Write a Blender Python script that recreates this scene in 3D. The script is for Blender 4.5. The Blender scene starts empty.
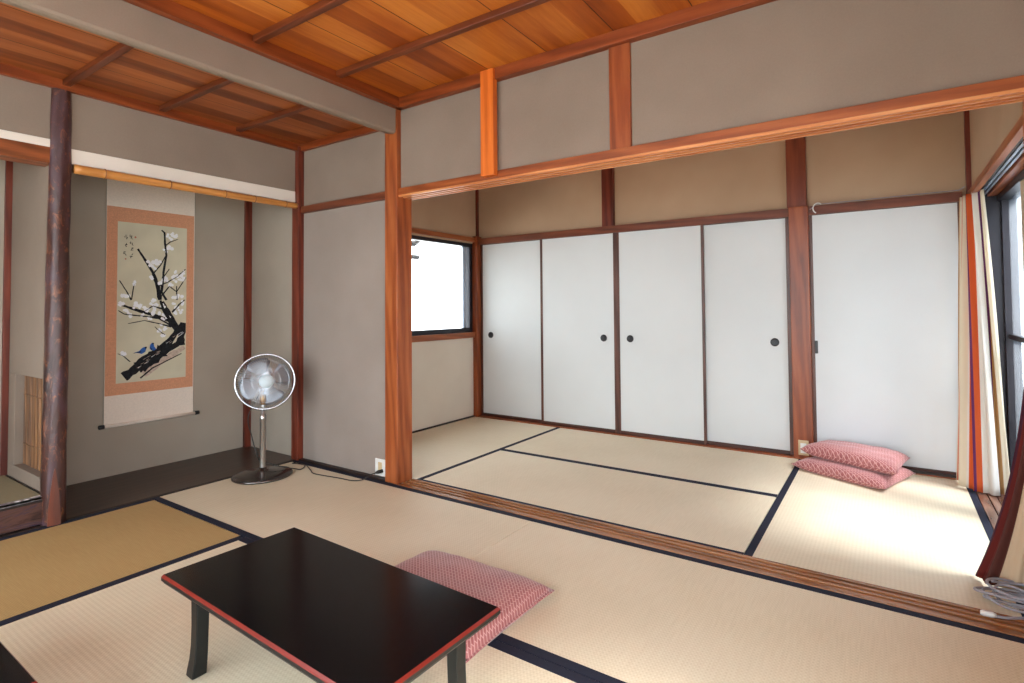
import bpy, bmesh, math, random
from mathutils import Vector, Matrix
random.seed(7)
C = bpy.context.scene.collection
SC = bpy.context.scene
PI = math.pi

# ------------------------------------------------------------------ helpers
def lin(c):
    return c/12.92 if c <= 0.04045 else ((c+0.055)/1.055)**2.4
def rgb(r, g, b):
    return (lin(r/255), lin(g/255), lin(b/255), 1.0)

class MB:
    def __init__(s): s.v = []; s.f = []; s.m = []; s.uv = {}
    def add(s, vs, fs, mi=0):
        o = len(s.v); s.v += [tuple(v) for v in vs]
        for f in fs: s.f.append(tuple(i+o for i in f)); s.m.append(mi)
    def box(s, x0, x1, y0, y1, z0, z1, mi=0, ch=0.0):
        x0, x1 = min(x0, x1), max(x0, x1); y0, y1 = min(y0, y1), max(y0, y1); z0, z1 = min(z0, z1), max(z0, z1)
        s.add([(x0,y0,z0),(x1,y0,z0),(x1,y1,z0),(x0,y1,z0),(x0,y0,z1),(x1,y0,z1),(x1,y1,z1),(x0,y1,z1)],
              [(0,3,2,1),(4,5,6,7),(0,1,5,4),(1,2,6,5),(2,3,7,6),(3,0,4,7)], mi)
    def tube(s, pts, r, n=8, mi=0, cap=True):
        pts = [Vector(p) for p in pts]
        rs = r if isinstance(r, (list, tuple)) else [r]*len(pts)
        up = None; rings = []
        for i, p in enumerate(pts):
            a = pts[max(i-1, 0)]; b = pts[min(i+1, len(pts)-1)]
            t = (b-a).normalized() if (b-a).length > 1e-9 else Vector((0,0,1))
            if up is None:
                up = t.cross(Vector((0,0,1)))
                if up.length < 1e-3: up = t.cross(Vector((1,0,0)))
            up = (up - t*up.dot(t)).normalized()
            w = t.cross(up)
            rings.append([p+(up*math.cos(2*PI*k/n)+w*math.sin(2*PI*k/n))*rs[i] for k in range(n)])
        vs = [v for ring in rings for v in ring]; fs = []
        for i in range(len(pts)-1):
            for k in range(n):
                fs.append((i*n+k, i*n+(k+1) % n, (i+1)*n+(k+1) % n, (i+1)*n+k))
        if cap:
            fs.append(tuple(range(n-1, -1, -1))); fs.append(tuple((len(pts)-1)*n+k for k in range(n)))
        s.add(vs, fs, mi)
    def torus(s, c, R, r, ax, n=48, k=6, mi=0):
        ax = Vector(ax).normalized(); a = ax.orthogonal().normalized(); b = ax.cross(a); c = Vector(c)
        vs = []; fs = []
        for i in range(n):
            t = 2*PI*i/n; d = a*math.cos(t)+b*math.sin(t)
            for j in range(k):
                q = 2*PI*j/k; vs.append(c+d*(R+r*math.cos(q))+ax*(r*math.sin(q)))
        for i in range(n):
            for j in range(k):
                fs.append((i*k+j, ((i+1) % n)*k+j, ((i+1) % n)*k+(j+1) % k, i*k+(j+1) % k))
        s.add(vs, fs, mi)
    def lathe(s, c, prof, ax=(0,0,1), n=40, mi=0):
        ax = Vector(ax).normalized()
        a = Vector((1,0,0)) if abs(ax.z) > .99 else ax.cross(Vector((0,0,1))).normalized()
        b = ax.cross(a); c = Vector(c); vs = []; fs = []
        for (r, h) in prof:
            for i in range(n):
                t = 2*PI*i/n; vs.append(c+ax*h+(a*math.cos(t)+b*math.sin(t))*max(r, 1e-5))
        for j in range(len(prof)-1):
            for i in range(n):
                fs.append((j*n+i, j*n+(i+1) % n, (j+1)*n+(i+1) % n, (j+1)*n+i))
        s.add(vs, fs, mi)
    def build(s, name, mats, parent=None, smooth=False, bevel=0.0, origin=None, local=False):
        me = bpy.data.meshes.new(name)
        off = Vector(origin) if origin else Vector((0,0,0))
        me.from_pydata([Vector(v)-off for v in s.v], [], s.f)
        mats = mats if isinstance(mats, (list, tuple)) else [mats]
        for m in mats: me.materials.append(m)
        for i, p in enumerate(me.polygons): p.material_index = s.m[i]; p.use_smooth = smooth
        me.update()
        o = bpy.data.objects.new(name, me); C.objects.link(o)
        o.location = off
        if parent:
            o.parent = parent
            o.location = off-Vector(parent.location) if not local else off
        if bevel > 0:
            b = o.modifiers.new('Bevel', 'BEVEL'); b.width = bevel; b.segments = 2; b.limit_method = 'ANGLE'; b.angle_limit = math.radians(40)
        return o

def struct(o, label=None, cat=None):
    o['kind'] = 'structure'
    if label: o['label'] = label
    if cat: o['category'] = cat
    return o
def tag(o, label, cat, group=None, kind=None):
    o['label'] = label; o['category'] = cat
    if group: o['group'] = group
    if kind: o['kind'] = kind
    return o
def empty(name, loc=(0,0,0), rz=0.0):
    o = bpy.data.objects.new(name, None); C.objects.link(o); o.location = loc; o.rotation_euler = (0,0,rz)
    o.empty_display_size = .05
    return o
def box(x0, x1, y0, y1, z0, z1):
    m = MB(); m.box(x0, x1, y0, y1, z0, z1); return m

# ------------------------------------------------------------------ materials
class NT:
    def __init__(s, name):
        s.mat = bpy.data.materials.new(name); s.mat.use_nodes = True
        s.t = s.mat.node_tree; s.t.nodes.clear()
        s.out = s.t.nodes.new('ShaderNodeOutputMaterial')
        s.b = s.t.nodes.new('ShaderNodeBsdfPrincipled')
        s.t.links.new(s.b.outputs[0], s.out.inputs[0])
    def n(s, typ, **kw):
        x = s.t.nodes.new(typ)
        for k, v in kw.items():
            if isinstance(k, str) and hasattr(x, k): setattr(x, k, v)
        return x
    def l(s, a, b): s.t.links.new(a, b)
    def coord(s, scale=(1,1,1), rot=(0,0,0), kind='Object'):
        tc = s.n('ShaderNodeTexCoord'); mp = s.n('ShaderNodeMapping')
        mp.inputs['Scale'].default_value = scale; mp.inputs['Rotation'].default_value = rot
        s.l(tc.outputs[kind], mp.inputs[0]); return mp.outputs[0]
    def noise(s, vec, scale, detail=3, rough=.5, dist=0):
        x = s.n('ShaderNodeTexNoise'); x.inputs['Scale'].default_value = scale; x.inputs['Detail'].default_value = detail
        x.inputs['Roughness'].default_value = rough; x.inputs['Distortion'].default_value = dist
        s.l(vec, x.inputs['Vector']); return x.outputs['Fac']
    def ramp(s, fac, stops, interp='LINEAR'):
        r = s.n('ShaderNodeValToRGB'); e = r.color_ramp.elements; r.color_ramp.interpolation = interp
        while len(e) < len(stops): e.new(.5)
        for i, (p, c) in enumerate(stops): e[i].position = p; e[i].color = c
        s.l(fac, r.inputs[0]); return r.outputs[0]
    def mix(s, fac, a, b, mode='MIX'):
        m = s.n('ShaderNodeMix'); m.data_type = 'RGBA'; m.blend_type = mode
        for sock, v in ((m.inputs[0], fac), (m.inputs[6], a), (m.inputs[7], b)):
            if hasattr(v, 'node'): s.l(v, sock)
            else: sock.default_value = v
        return m.outputs[2]
    def math(s, op, a, b=0.0):
        m = s.n('ShaderNodeMath'); m.operation = op
        for i, v in enumerate((a, b)):
            if hasattr(v, 'node'): s.l(v, m.inputs[i])
            else: m.inputs[i].default_value = v
        return m.outputs[0]
    def bump(s, h, strength=.2, dist=.002):
        b = s.n('ShaderNodeBump'); b.inputs['Strength'].default_value = strength; b.inputs['Distance'].default_value = dist
        s.l(h, b.inputs['Height']); s.l(b.outputs[0], s.b.inputs['Normal'])
    def done(s, col=None, rough=.5, spec=.5, metal=0, **kw):
        if col is not None:
            if hasattr(col, 'node'): s.l(col, s.b.inputs['Base Color'])
            else: s.b.inputs['Base Color'].default_value = col
        s.b.inputs['Roughness'].default_value = rough
        s.b.inputs['Specular IOR Level'].default_value = spec
        s.b.inputs['Metallic'].default_value = metal
        for k, v in kw.items(): s.b.inputs[k.replace('_', ' ')].default_value = v
        return s.mat

def wood(name, dark, mid, light, axis='z', rough=.42, ring=14, knots=False, fine=1.0, spec=.45):
    m = NT(name)
    st = {'x': (.09, 1, 1), 'y': (1, .09, 1), 'z': (1, 1, .09)}[axis]
    v = m.coord(st)
    a = m.noise(v, ring*fine, 3, .55, .6)
    b = m.noise(v, 130*fine, 2, .6)
    big = m.noise(m.coord(tuple(k if k == 1 else .35 for k in st)), 2.3, 2, .5)
    w = m.n('ShaderNodeTexWave'); w.wave_type = 'BANDS'; w.bands_direction = 'DIAGONAL'
    w.inputs['Scale'].default_value = 9*fine; w.inputs['Distortion'].default_value = 7; w.inputs['Detail'].default_value = 2; w.inputs['Detail Scale'].default_value = 1.2
    m.l(v, w.inputs['Vector'])
    f = m.math('ADD', m.math('MULTIPLY', a, .45), m.math('MULTIPLY', b, .18))
    f = m.math('ADD', f, m.math('MULTIPLY', w.outputs['Fac'], .17))
    f = m.math('ADD', f, m.math('MULTIPLY', big, .32))
    col = m.ramp(f, [(.36, dark), (.56, mid), (.78, light)])
    if knots:
        vo = m.n('ShaderNodeTexVoronoi'); vo.inputs['Scale'].default_value = 4.5
        m.l(m.coord(tuple(.45 if k != 1 else 1 for k in st)), vo.inputs['Vector'])
        k = m.ramp(vo.outputs['Distance'], [(.035, (1,1,1,1)), (.075, (0,0,0,1))])
        col = m.mix(m.math('MULTIPLY', k, .8), col, tuple(c*.25 for c in dark[:3])+(1,))
    m.bump(f, .15, .002)
    return m.done(col, rough, spec)

def plaster(name, c1, c2, rough=.9):
    m = NT(name)
    v = m.coord()
    a = m.noise(v, 1.6, 3, .55); b = m.noise(v, 160, 3, .7)
    f = m.math('ADD', m.math('MULTIPLY', a, .75), m.math('MULTIPLY', b, .25))
    m.bump(b, .25, .0015)
    return m.done(m.ramp(f, [(.35, c1), (.65, c2)]), rough, .15)

def plain(name, c, rough=.5, spec=.5, metal=0, nz=0.05, sc=30):
    m = NT(name)
    f = m.noise(m.coord(), sc, 2)
    lo = tuple(x*(1-nz) for x in c[:3])+(1,); hi = tuple(min(1, x*(1+nz)) for x in c[:3])+(1,)
    return m.done(m.ramp(f, [(.3, lo), (.7, hi)]), rough, spec, metal)

M = {}
M['post_x'] = wood('cedar_post', rgb(122,58,30), rgb(158,82,42), rgb(184,108,60), 'z', .36, 12, True)
M['post_mid'] = wood('cedar_post_dark', rgb(108,50,26), rgb(140,68,34), rgb(162,88,48), 'z', .36, 12, True)
M['post_dark'] = wood('dark_post', rgb(84,40,28), rgb(116,56,36), rgb(136,72,46), 'z', .42, 12, True)
M['lintel'] = wood('lintel_wood', rgb(110,52,24), rgb(146,74,34), rgb(172,96,50), 'x', .4)
M['lintel_l'] = wood('track_wood', rgb(170,96,50), rgb(205,130,76), rgb(226,160,106), 'x', .4)
M['fresh'] = wood('fresh_strip', rgb(186,84,24), rgb(214,108,36), rgb(232,130,56), 'z', .4)
M['lintel_y'] = wood('lintel_wood_y', rgb(108,56,28), rgb(150,82,44), rgb(176,106,62), 'y', .36)
M['batten'] = wood('ceiling_batten', rgb(72,32,16), rgb(100,46,22), rgb(120,60,30), 'x', .4)
M['frame_x'] = wood('ceiling_frame_x', rgb(96,40,16), rgb(128,58,24), rgb(150,76,36), 'x', .4)
M['frame_y'] = wood('ceiling_frame_y', rgb(96,40,16), rgb(128,58,24), rgb(150,76,36), 'y', .4)
M['sill'] = wood('sill_wood', rgb(104,66,40), rgb(154,100,60), rgb(182,128,84), 'x', .22)
M['sill_y'] = wood('sill_wood_y', rgb(84,54,42), rgb(130,92,74), rgb(164,124,100), 'y', .25)
M['toko'] = wood('alcove_board', rgb(52,36,30), rgb(66,48,40), rgb(78,58,48), 'y', .35, 10)
M['beigewood'] = wood('pale_board', rgb(176,150,122), rgb(196,172,144), rgb(208,188,162), 'z', .5)
M['stile'] = wood('door_stile', rgb(58,34,28), rgb(88,54,44), rgb(112,72,58), 'z', .38)
M['rail'] = wood('door_rail', rgb(48,26,22), rgb(72,40,32), rgb(96,58,44), 'x', .38)
M['trimdark'] = wood('dark_trim', rgb(26,18,16), rgb(40,28,24), rgb(56,40,34), 'x', .5)
M['trimred'] = wood('red_trim', rgb(70,26,18), rgb(104,42,26), rgb(128,58,38), 'z', .45)
M['sidebeam'] = wood('red_trim_x', rgb(78,36,20), rgb(112,56,32), rgb(132,72,44), 'x', .45)

# ceiling boards: wide planks, each with its own tone
def board_mat(name, x0, wd, a, b, c):
    m = NT(name)
    v = m.coord((1, .07, 1))
    sx = m.n('ShaderNodeSeparateXYZ'); m.l(m.coord(), sx.inputs[0])
    q = m.math('DIVIDE', m.math('SUBTRACT', sx.outputs[0], x0), wd)
    fl = m.math('FLOOR', q); fr = m.math('FRACT', q)
    # planks also change tone within each bay, as real veneered boards do
    half = m.math('FLOOR', m.math('MULTIPLY', q, 3.0))
    wn = m.n('ShaderNodeTexWhiteNoise'); wn.noise_dimensions = '1D'; m.l(half, wn.inputs['W'])
    off = m.n('ShaderNodeCombineXYZ'); m.l(m.math('MULTIPLY', fl, 3.7), off.inputs[1]); m.l(m.math('MULTIPLY', fl, 9.1), off.inputs[2])
    va = m.n('ShaderNodeVectorMath'); va.operation = 'ADD'; m.l(v, va.inputs[0]); m.l(off.outputs[0], va.inputs[1])
    w = m.n('ShaderNodeTexWave'); w.wave_type = 'RINGS'; w.rings_direction = 'X'
    w.inputs['Scale'].default_value = 5; w.inputs['Distortion'].default_value = 9; w.inputs['Detail'].default_value = 3; w.inputs['Detail Scale'].default_value = 1
    m.l(va.outputs[0], w.inputs['Vector'])
    n1 = m.noise(va.outputs[0], 26, 3, .6); n2 = m.noise(va.outputs[0], 140, 2, .6)
    f = m.math('ADD', m.math('MULTIPLY', w.outputs['Fac'], .16), m.math('MULTIPLY', n1, .34))
    f = m.math('ADD', f, m.math('MULTIPLY', n2, .16)); f = m.math('ADD', f, m.math('MULTIPLY', wn.outputs['Value'], .34))
    col = m.ramp(f, [(.25, a), (.5, b), (.75, c)])
    seam = m.math('LESS_THAN', fr, .014)
    col = m.mix(seam, col, tuple(k*.2 for k in a[:3])+(1,))
    m.bump(f, .1, .002)
    return m.done(col, .42, .4)
M['board_r'] = board_mat('ceiling_board', -.02, .38, rgb(132,58,16), rgb(172,88,26), rgb(204,124,48))
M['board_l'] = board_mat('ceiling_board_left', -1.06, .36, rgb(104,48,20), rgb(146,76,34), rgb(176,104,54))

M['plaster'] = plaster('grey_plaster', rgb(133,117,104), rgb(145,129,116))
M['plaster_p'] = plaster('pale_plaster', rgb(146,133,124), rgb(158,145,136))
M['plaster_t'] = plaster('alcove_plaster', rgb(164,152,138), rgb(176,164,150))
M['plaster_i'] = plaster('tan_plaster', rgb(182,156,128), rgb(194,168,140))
M['plaster_w'] = plaster('pale_tan_plaster', rgb(216,206,190), rgb(226,217,202))
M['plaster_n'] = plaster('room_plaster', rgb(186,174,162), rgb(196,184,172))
M['cream'] = plaster('cream_board', rgb(222,212,200), rgb(232,222,212))
M['paper'] = plaster('door_paper', rgb(213,216,216), rgb(219,222,222), .8)
M['black'] = plain('black_iron', rgb(34,32,34), .4)
M['alu'] = plain('dark_aluminium', rgb(42,38,44), .35, .5, .3)
M['alu_l'] = plain('pale_aluminium', rgb(176,188,204), .35, .5, .6)
M['white'] = plain('white_plastic', rgb(228,226,222), .45)
M['beigeplastic'] = plain('beige_plastic', rgb(206,180,140), .5)
M['steel'] = plain('brushed_steel', rgb(186,184,182), .28, .5, .95)
M['chrome'] = plain('chrome_wire', rgb(214,216,222), .22, .5, .9)
M['darksteel'] = plain('dark_metal_base', rgb(104,98,96), .22, .5, .9)
M['blade'] = plain('aluminium_blade', rgb(150,156,166), .42, .5, .8)
M['hubcap'] = plain('pale_plastic', rgb(196,208,214), .4)
M['cordblack'] = plain('black_cord', rgb(38,32,28), .5)
M['cordgrey'] = plain('grey_cord', rgb(150,146,152), .5)
M['brass'] = plain('brass', rgb(190,150,100), .35, .5, .8)

# tatami
def tatami(name, along, c0, c1, c2):
    m = NT(name)
    sx = m.n('ShaderNodeSeparateXYZ'); m.l(m.coord(), sx.inputs[0])
    u, w = (sx.outputs[0], sx.outputs[1]) if along == 'x' else (sx.outputs[1], sx.outputs[0])
    # ridges lie across the long side direction, warp threads every 15 mm
    rib = m.math('SINE', m.math('MULTIPLY', w, 2*PI/.016))
    reed = m.math('SINE', m.math('MULTIPLY', u, 2*PI/.0125))
    sc = (3, 60, 1) if along == 'y' else (60, 3, 1)
    nz = m.noise(m.coord(sc), 3.5, 3, .6); big = m.noise(m.coord(), 1.2, 2)
    f = m.math('ADD', m.math('MULTIPLY', rib, .05), m.math('MULTIPLY', m.math('MULTIPLY', reed, rib), .13))
    f = m.math('ADD', f, m.math('ADD', m.math('MULTIPLY', nz, .45), m.math('MULTIPLY', big, .55)))
    col = m.ramp(f, [(.25, c0), (.5, c1), (.78, c2)])
    h = m.math('ADD', m.math('MULTIPLY', rib, .22), m.math('MULTIPLY', m.math('MULTIPLY', reed, rib), .4))
    m.bump(h, .3, .001)
    return m.done(col, .6, .35)
M['tat_x'] = tatami('tatami_reed', 'x', rgb(214,199,168), rgb(228,214,186), rgb(238,227,202))
M['tat_y'] = tatami('tatami_reed_y', 'y', rgb(214,199,168), rgb(228,214,186), rgb(238,227,202))
M['tat_sheen_brown'] = tatami('tatami_reed_sheen_brown', 'y', rgb(170,138,88), rgb(184,152,100), rgb(194,165,116))  # browner base colour stands in for the weave's directional sheen
M['tat_shelf'] = tatami('tatami_reed_shaded', 'y', rgb(128,116,90), rgb(142,130,102), rgb(154,142,114))  # shade of the raised alcove put into this darker colour
M['heri'] = plain('navy_border_cloth', rgb(38,40,54), .8, .2, 0, .15, 300)

# ------------------------------------------------------------------ room shell
H1 = 2.367; H2 = 2.269; YB = -3.75; XR = 3.0; D = 1.97; FY = .033; XT = -1.06; XB = -1.75; YP = -1.41
def tr(name, m, mat, bevel=.002): return struct(m.build(name, mat, bevel=bevel))

struct(box(-2.6, 3.6, -4.0, 2.6, -.12, -.055).build('floor', M['trimdark']))
# partition wall between the two rooms
struct(box(-1.06, -.112, FY, .13, -.05, 1.806).build('wall_partition', M['plaster_p']))
struct(box(-1.06, -.112, FY, .13, 1.806, 2.5).build('wall_partition_upper_left', M['plaster']))
struct(box(-.112, XR+.1, FY, .13, 1.83, 2.5).build('wall_partition_upper', M['plaster']))
# window wall of the far room
wl = MB()
wl.box(-1.07, -.95, .13, 2.1, -.05, .80)
struct(wl.build('wall_window_lower', M['plaster_w']))
wl = MB(); wl.box(-1.07, -.95, .13, 2.1, 1.755, 2.5); wl.box(-1.07, -.95, .13, .30, .80, 1.80)
struct(wl.build('wall_window_upper', M['plaster_i']))
# far wall
struct(box(-1.07, 3.2, D+.03, D+.12, -.05, 2.5).build('wall_far', M['plaster_i']))
# right wall
wr = MB(); wr.box(3.035, 3.25, .10, 2.1, 1.80, 2.5); wr.box(3.035, 3.25, -.35, .20, -.05, 2.5)
wr.box(3.01, 3.2, YB, -1.3, 2.0, 2.5); wr.box(3.01, 3.2, -1.3, -.35, -.05, 2.5); wr.box(3.01, 3.2, YB, -3.6, -.05, 2.0)
struct(wr.build('wall_right', M['plaster_i']))
# wall behind the camera, with an unseen opening widened to brighten the room
wn = MB(); wn.box(-2.0, 3.2, YB-.12, YB, 2.22, 2.5); wn.box(-2.0, -1.0, YB-.12, YB, -.05, 2.22); wn.box(2.95, 3.2, YB-.12, YB, -.05, 2.22)
struct(wn.build('wall_rear', M['plaster_n']))
# alcove walls
struct(box(XB-.1, XB, YB, .12, -.05, 2.5).build('wall_alcove_back', M['plaster_t']))
struct(box(XB-.05, -1.06, .04, .13, -.05, 2.5).build('wall_alcove_side', M['plaster_t']))
struct(box(XT-.06, XT, -1.38, .033, 1.95, 2.5).build('wall_alcove_drop', M['plaster']))
struct(box(XT-.06, XT, YB, -1.38, 1.98, 2.5).build('wall_shelf_drop', M['plaster']))
struct(box(XT-.06, XT, YB, -3.0, -.05, 1.98).build('wall_left', M['plaster']))
# divider between the alcoves, with its recessed reed window
dv = MB(); y0, y1 = YP, YP+.07
dv.box(XB, -1.08, y0, y1, .14, .22); dv.box(XB, -1.08, y0, y1, .74, 2.3)
dv.box(XB, -1.62, y0, y1, .22, .74); dv.box(-1.16, -1.08, y0, y1, .22, .74)
struct(dv.build('wall_divider', M['plaster'], bevel=.003))
struct(box(XB, XT, YP+.02, .04, -.05, .004).build('trim_alcove_board', M['toko'], bevel=.001))

# ceilings
struct(box(-.08, 3.1, YB-.1, .05, 2.43, 2.46).build('ceiling', M['board_r']))
struct(box(XT-.05, -.05, YB-.1, .05, 2.32, 2.35).build('ceiling_left', M['board_l']))
struct(box(-1.1, 3.2, .10, 2.1, H1, H1+.05).build('ceiling_far_room', M['board_r']))
struct(box(XB-.1, XT-.06, YB, .1, 2.30, 2.36).build('ceiling_alcove', M['board_l']))
k = 1
for y in (-.465, -.945, -1.42, -1.84, -2.30, -2.76, -3.22):
    tr('trim_%d' % k, box(-.02, XR, y-.018, y+.018, 2.398, 2.432), M['batten'], .004); k += 1
for y in (-.45, -.91, -1.365, -1.85, -2.30, -2.76, -3.22):
    tr('trim_%d' % k, box(XT, -.11, y-.018, y+.018, 2.292, 2.322), M['batten'], .004); k += 1
tr('trim_%d' % k, box(-.01, .035, YB, .033, H1, 2.431), M['frame_y']); k += 1
tr('trim_%d' % k, box(-.01, XR, -.012, .034, H1, 2.431), M['frame_x']); k += 1
tr('trim_%d' % k, box(XT, XT+.03, YB, .03, H2, 2.321), M['frame_y']); k += 1
tr('trim_%d' % k, box(XT, -.1, .005, .034, H2, 2.321), M['frame_x']); k += 1
# plastered drop beam
bm_ = MB(); yA, yE = YB, FY
prof = [(-.110, 2.45), (-.110, 2.240), (-.100, 2.228), (-.035, 2.212), (-.020, 2.216), (-.012, 2.226), (-.012, 2.45)]
vs = [(x, yA, z) for x, z in prof]+[(x, yE, z) for x, z in prof]; n_ = len(prof)
bm_.add(vs, [(i, i+1, n_+i+1, n_+i) for i in range(n_-1)]+[(n_-1, 0, n_, 2*n_-1), tuple(range(n_-1, -1, -1)), tuple(range(n_, 2*n_))])
struct(bm_.build('beam_plastered', M['plaster']))
bpy.data.objects['beam_plastered'].name = 'trim_plastered_beam'

# posts
tr('trim_post_main', box(-.112, 0, 0, .128, 0, 2.43), M['post_x'], .003)
tr('trim_post_corner', box(-1.085, -1.018, -.012, .05, 0, 2.3), M['trimred'], .003)
tr('trim_alcove_jamb', box(-1.115, -1.06, .0, .05, 0, 1.95), M['post_dark'], .003)
tr('trim_alcove_corner', box(XB, XB+.03, -.01, .045, 0, 2.3), M['trimred'], .003)
tr('trim_short_post', box(1.462, 1.572, .018, .06, 1.86, 2.37), M['post_mid'], .002)
tr('trim_post_inner', box(1.99, 2.118, 1.932, 2.02, 0, 1.812), M['post_mid'], .004)
tr('trim_post_inner_upper', box(1.978, 2.108, 1.945, 2.02, 1.812, 2.37), M['post_dark'], .004)
tr('trim_inner_stub', box(.485, .592, 1.955, 2.0, 1.80, 2.37), M['trimred'], .002)
tr('trim_inner_corner', box(-.965, -.903, 1.915, 2.0, 0, 1.83), M['post_mid'], .003)
tr('trim_inner_corner_upper', box(-.965, -.935, 1.965, 2.0, 1.8, 2.37), M['trimred'], .002)
tr('trim_right_corner', box(3.01, 3.04, 1.955, 2.0, 1.78, 2.37), M['trimred'], .002)
tr('trim_right_corner_post', box(2.978, 3.09, 1.94, 2.0, 0, 1.76), M['stile'], .002)
tr('trim_right_end_post', box(2.99, 3.11, 0, .14, 0, 2.40), M['post_x'], .003)
# nageshi on the left panel, threshold under it
tr('trim_side_rail', box(-1.018, -.112, .008, .034, 1.806, 1.857), M['sidebeam'])
tr('baseboard_side', box(-1.018, -.112, .0, .034, -.01, .012), M['trimdark'])
# big lintel with three tracks beneath
lm = MB(); lm.box(0, XR+.05, .012, .135, 1.818, 1.862)
tr('trim_lintel', lm, M['lintel'], .003)
lm = MB()
for (a, b) in ((.012, .026), (.050, .064), (.088, .102), (.126, .135)): lm.box(0, XR+.05, a, b, 1.806, 1.819)
tr('trim_lintel_track', lm, M['lintel_l'], .001)
# far wall kamoi and sill
tr('trim_far_rail', box(-.94, 2.985, 1.943, 2.0, 1.745, 1.806), M['sidebeam'])
sl = MB(); sl.box(-.93, 2.985, 1.927, 2.0, -.02, .006)
tr('trim_far_sill', sl, M['lintel'])
tr('trim_far_stopper', box(2.12, 2.98, 1.93, 1.966, 0, .02), M['trimdark'])
# sill between the rooms
sl = MB(); sl.box(-.0, XR, -.006, .135, -.05, -.004)
for (a, b) in ((-.006, .028), (.048, .062), (.082, .096), (.116, .135)): sl.box(0, XR, a, b, -.006, .003)
tr('trim_sill', sl, M['sill'], .001)
# window wall trims (far room, left)
tr('trim_window_head', box(-.97, -.925, .13, 1.93, 1.77, 1.815), M['lintel_y'])
tr('trim_window_sill', box(-.97, -.92, .13, 1.93, .80, .855), M['lintel_y'])
tr('baseboard_window', box(-.955, -.938, .13, 1.92, -.01, .014), M['trimdark'])
# right wall head trims
tr('trim_right_head', box(3.012, 3.042, .14, 1.96, 1.758, 1.80), M['lintel_y'])
tr('trim_right_head_gap', box(3.042, 3.060, .14, 1.96, 1.77, 1.80), M['trimdark'])
tr('trim_right_board', box(3.105, 3.15, .14, 1.96, 1.755, 1.80), M['lintel_y'])
# sill under the right window: stepped boards
sl = MB(); sl.box(2.985, 3.03, .14, 1.95, -.04, .002); sl.box(3.034, 3.07, .14, 1.95, -.04, .004); sl.box(3.074, 3.20, .14, 1.95, -.04, .002)
tr('trim_right_sill', sl, M['sill_y'], .002)
# alcove front strips
tr('trim_alcove_band', box(XT-.01, XT+.004, -1.36, -.012, 1.888, 1.968), M['cream'])
tr('trim_shelf_band', box(XT-.01, XT+.004, -3.0, -1.39, 1.955, 1.998), M['cream'])
tr('trim_shelf_lintel', box(XT-.12, XT+.006, -3.0, -1.39, 1.872, 1.956), M['lintel_y'], .003)
tr('trim_front_slat', box(XT-.005, XT+.01, -3.0, -.0, -.01, .004), M['trimdark'], .001)
tr('baseboard_alcove', box(XT+.01, XT+.022, -3.0, -.0, -.01, .004), M['trimdark'], .001)
tr('trim_shelf_post', box(XB, XB+.022, YP-.03, YP, .14, 2.0), M['trimred'], .002)
tr('trim_divider_base', box(XB, -1.1, YP-.008, YP, .135, .15), M['trimdark'], .001)
# raised shelf floor: marbled front board
m = NT('marbled_front_board')
v = m.coord((1, .8, 3)); a = m.noise(v, 5, 4, .6, 2.2)
M['marble'] = m.done(m.ramp(a, [(.3, rgb(40,26,28)), (.5, rgb(92,62,54)), (.62, rgb(62,48,62)), (.75, rgb(120,84,66))]), .28)
tr('trim_shelf_front', box(XT-.03, XT-.002, -3.0, YP-.005, .010, .122), M['marble'], .002)
tr('trim_shelf_edge', box(XT-.03, XT+.002, -3.0, YP-.005, .122, .134), M['trimdark'], .001)
struct(box(XB, XT-.03, -3.0, YP, -.05, .118).build('floor_shelf', M['trimdark']))

# ------------------------------------------------------------------ windows
def glass(name, tint, trans, rough=.05, diff=True):
    m = NT(name); t = m.t
    tr_ = t.nodes.new('ShaderNodeBsdfTransparent'); tr_.inputs[0].default_value = tint
    tl = t.nodes.new('ShaderNodeBsdfTranslucent'); tl.inputs[0].default_value = tint
    gl = t.nodes.new('ShaderNodeBsdfGlossy'); gl.inputs['Roughness'].default_value = rough
    lw = t.nodes.new('ShaderNodeLayerWeight'); lw.inputs[0].default_value = .5
    fr = t.nodes.new('ShaderNodeMath'); fr.operation = 'POWER'; fr.inputs[1].default_value = 6; t.links.new(lw.outputs['Facing'], fr.inputs[0])
    m1 = t.nodes.new('ShaderNodeMixShader'); m1.inputs[0].default_value = trans
    if diff:
        # reeded glass: vertical ribs vary how much of the view comes straight through
        sx = m.n('ShaderNodeSeparateXYZ'); m.l(m.coord(), sx.inputs[0])
        s_ = m.math('SINE', m.math('MULTIPLY', sx.outputs[1], 2*PI/.05))
        m.l(m.math('ADD', m.math('MULTIPLY', s_, .1), trans), m1.inputs[0])
    t.links.new(tl.outputs[0], m1.inputs[1]); t.links.new(tr_.outputs[0], m1.inputs[2])
    m2 = t.nodes.new('ShaderNodeMixShader'); t.links.new(fr.outputs[0], m2.inputs[0]); t.links.new(m1.outputs[0], m2.inputs[1]); t.links.new(gl.outputs[0], m2.inputs[2])
    t.links.new(m2.outputs[0], m.out.inputs[0]); t.nodes.remove(m.b)
    return m.mat
M['glass_clear'] = glass('clear_glass', (1,1,1,1), .995, diff=False)
M['glass_reed'] = glass('reeded_glass', (.93,.96,1,1), .82)

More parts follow.
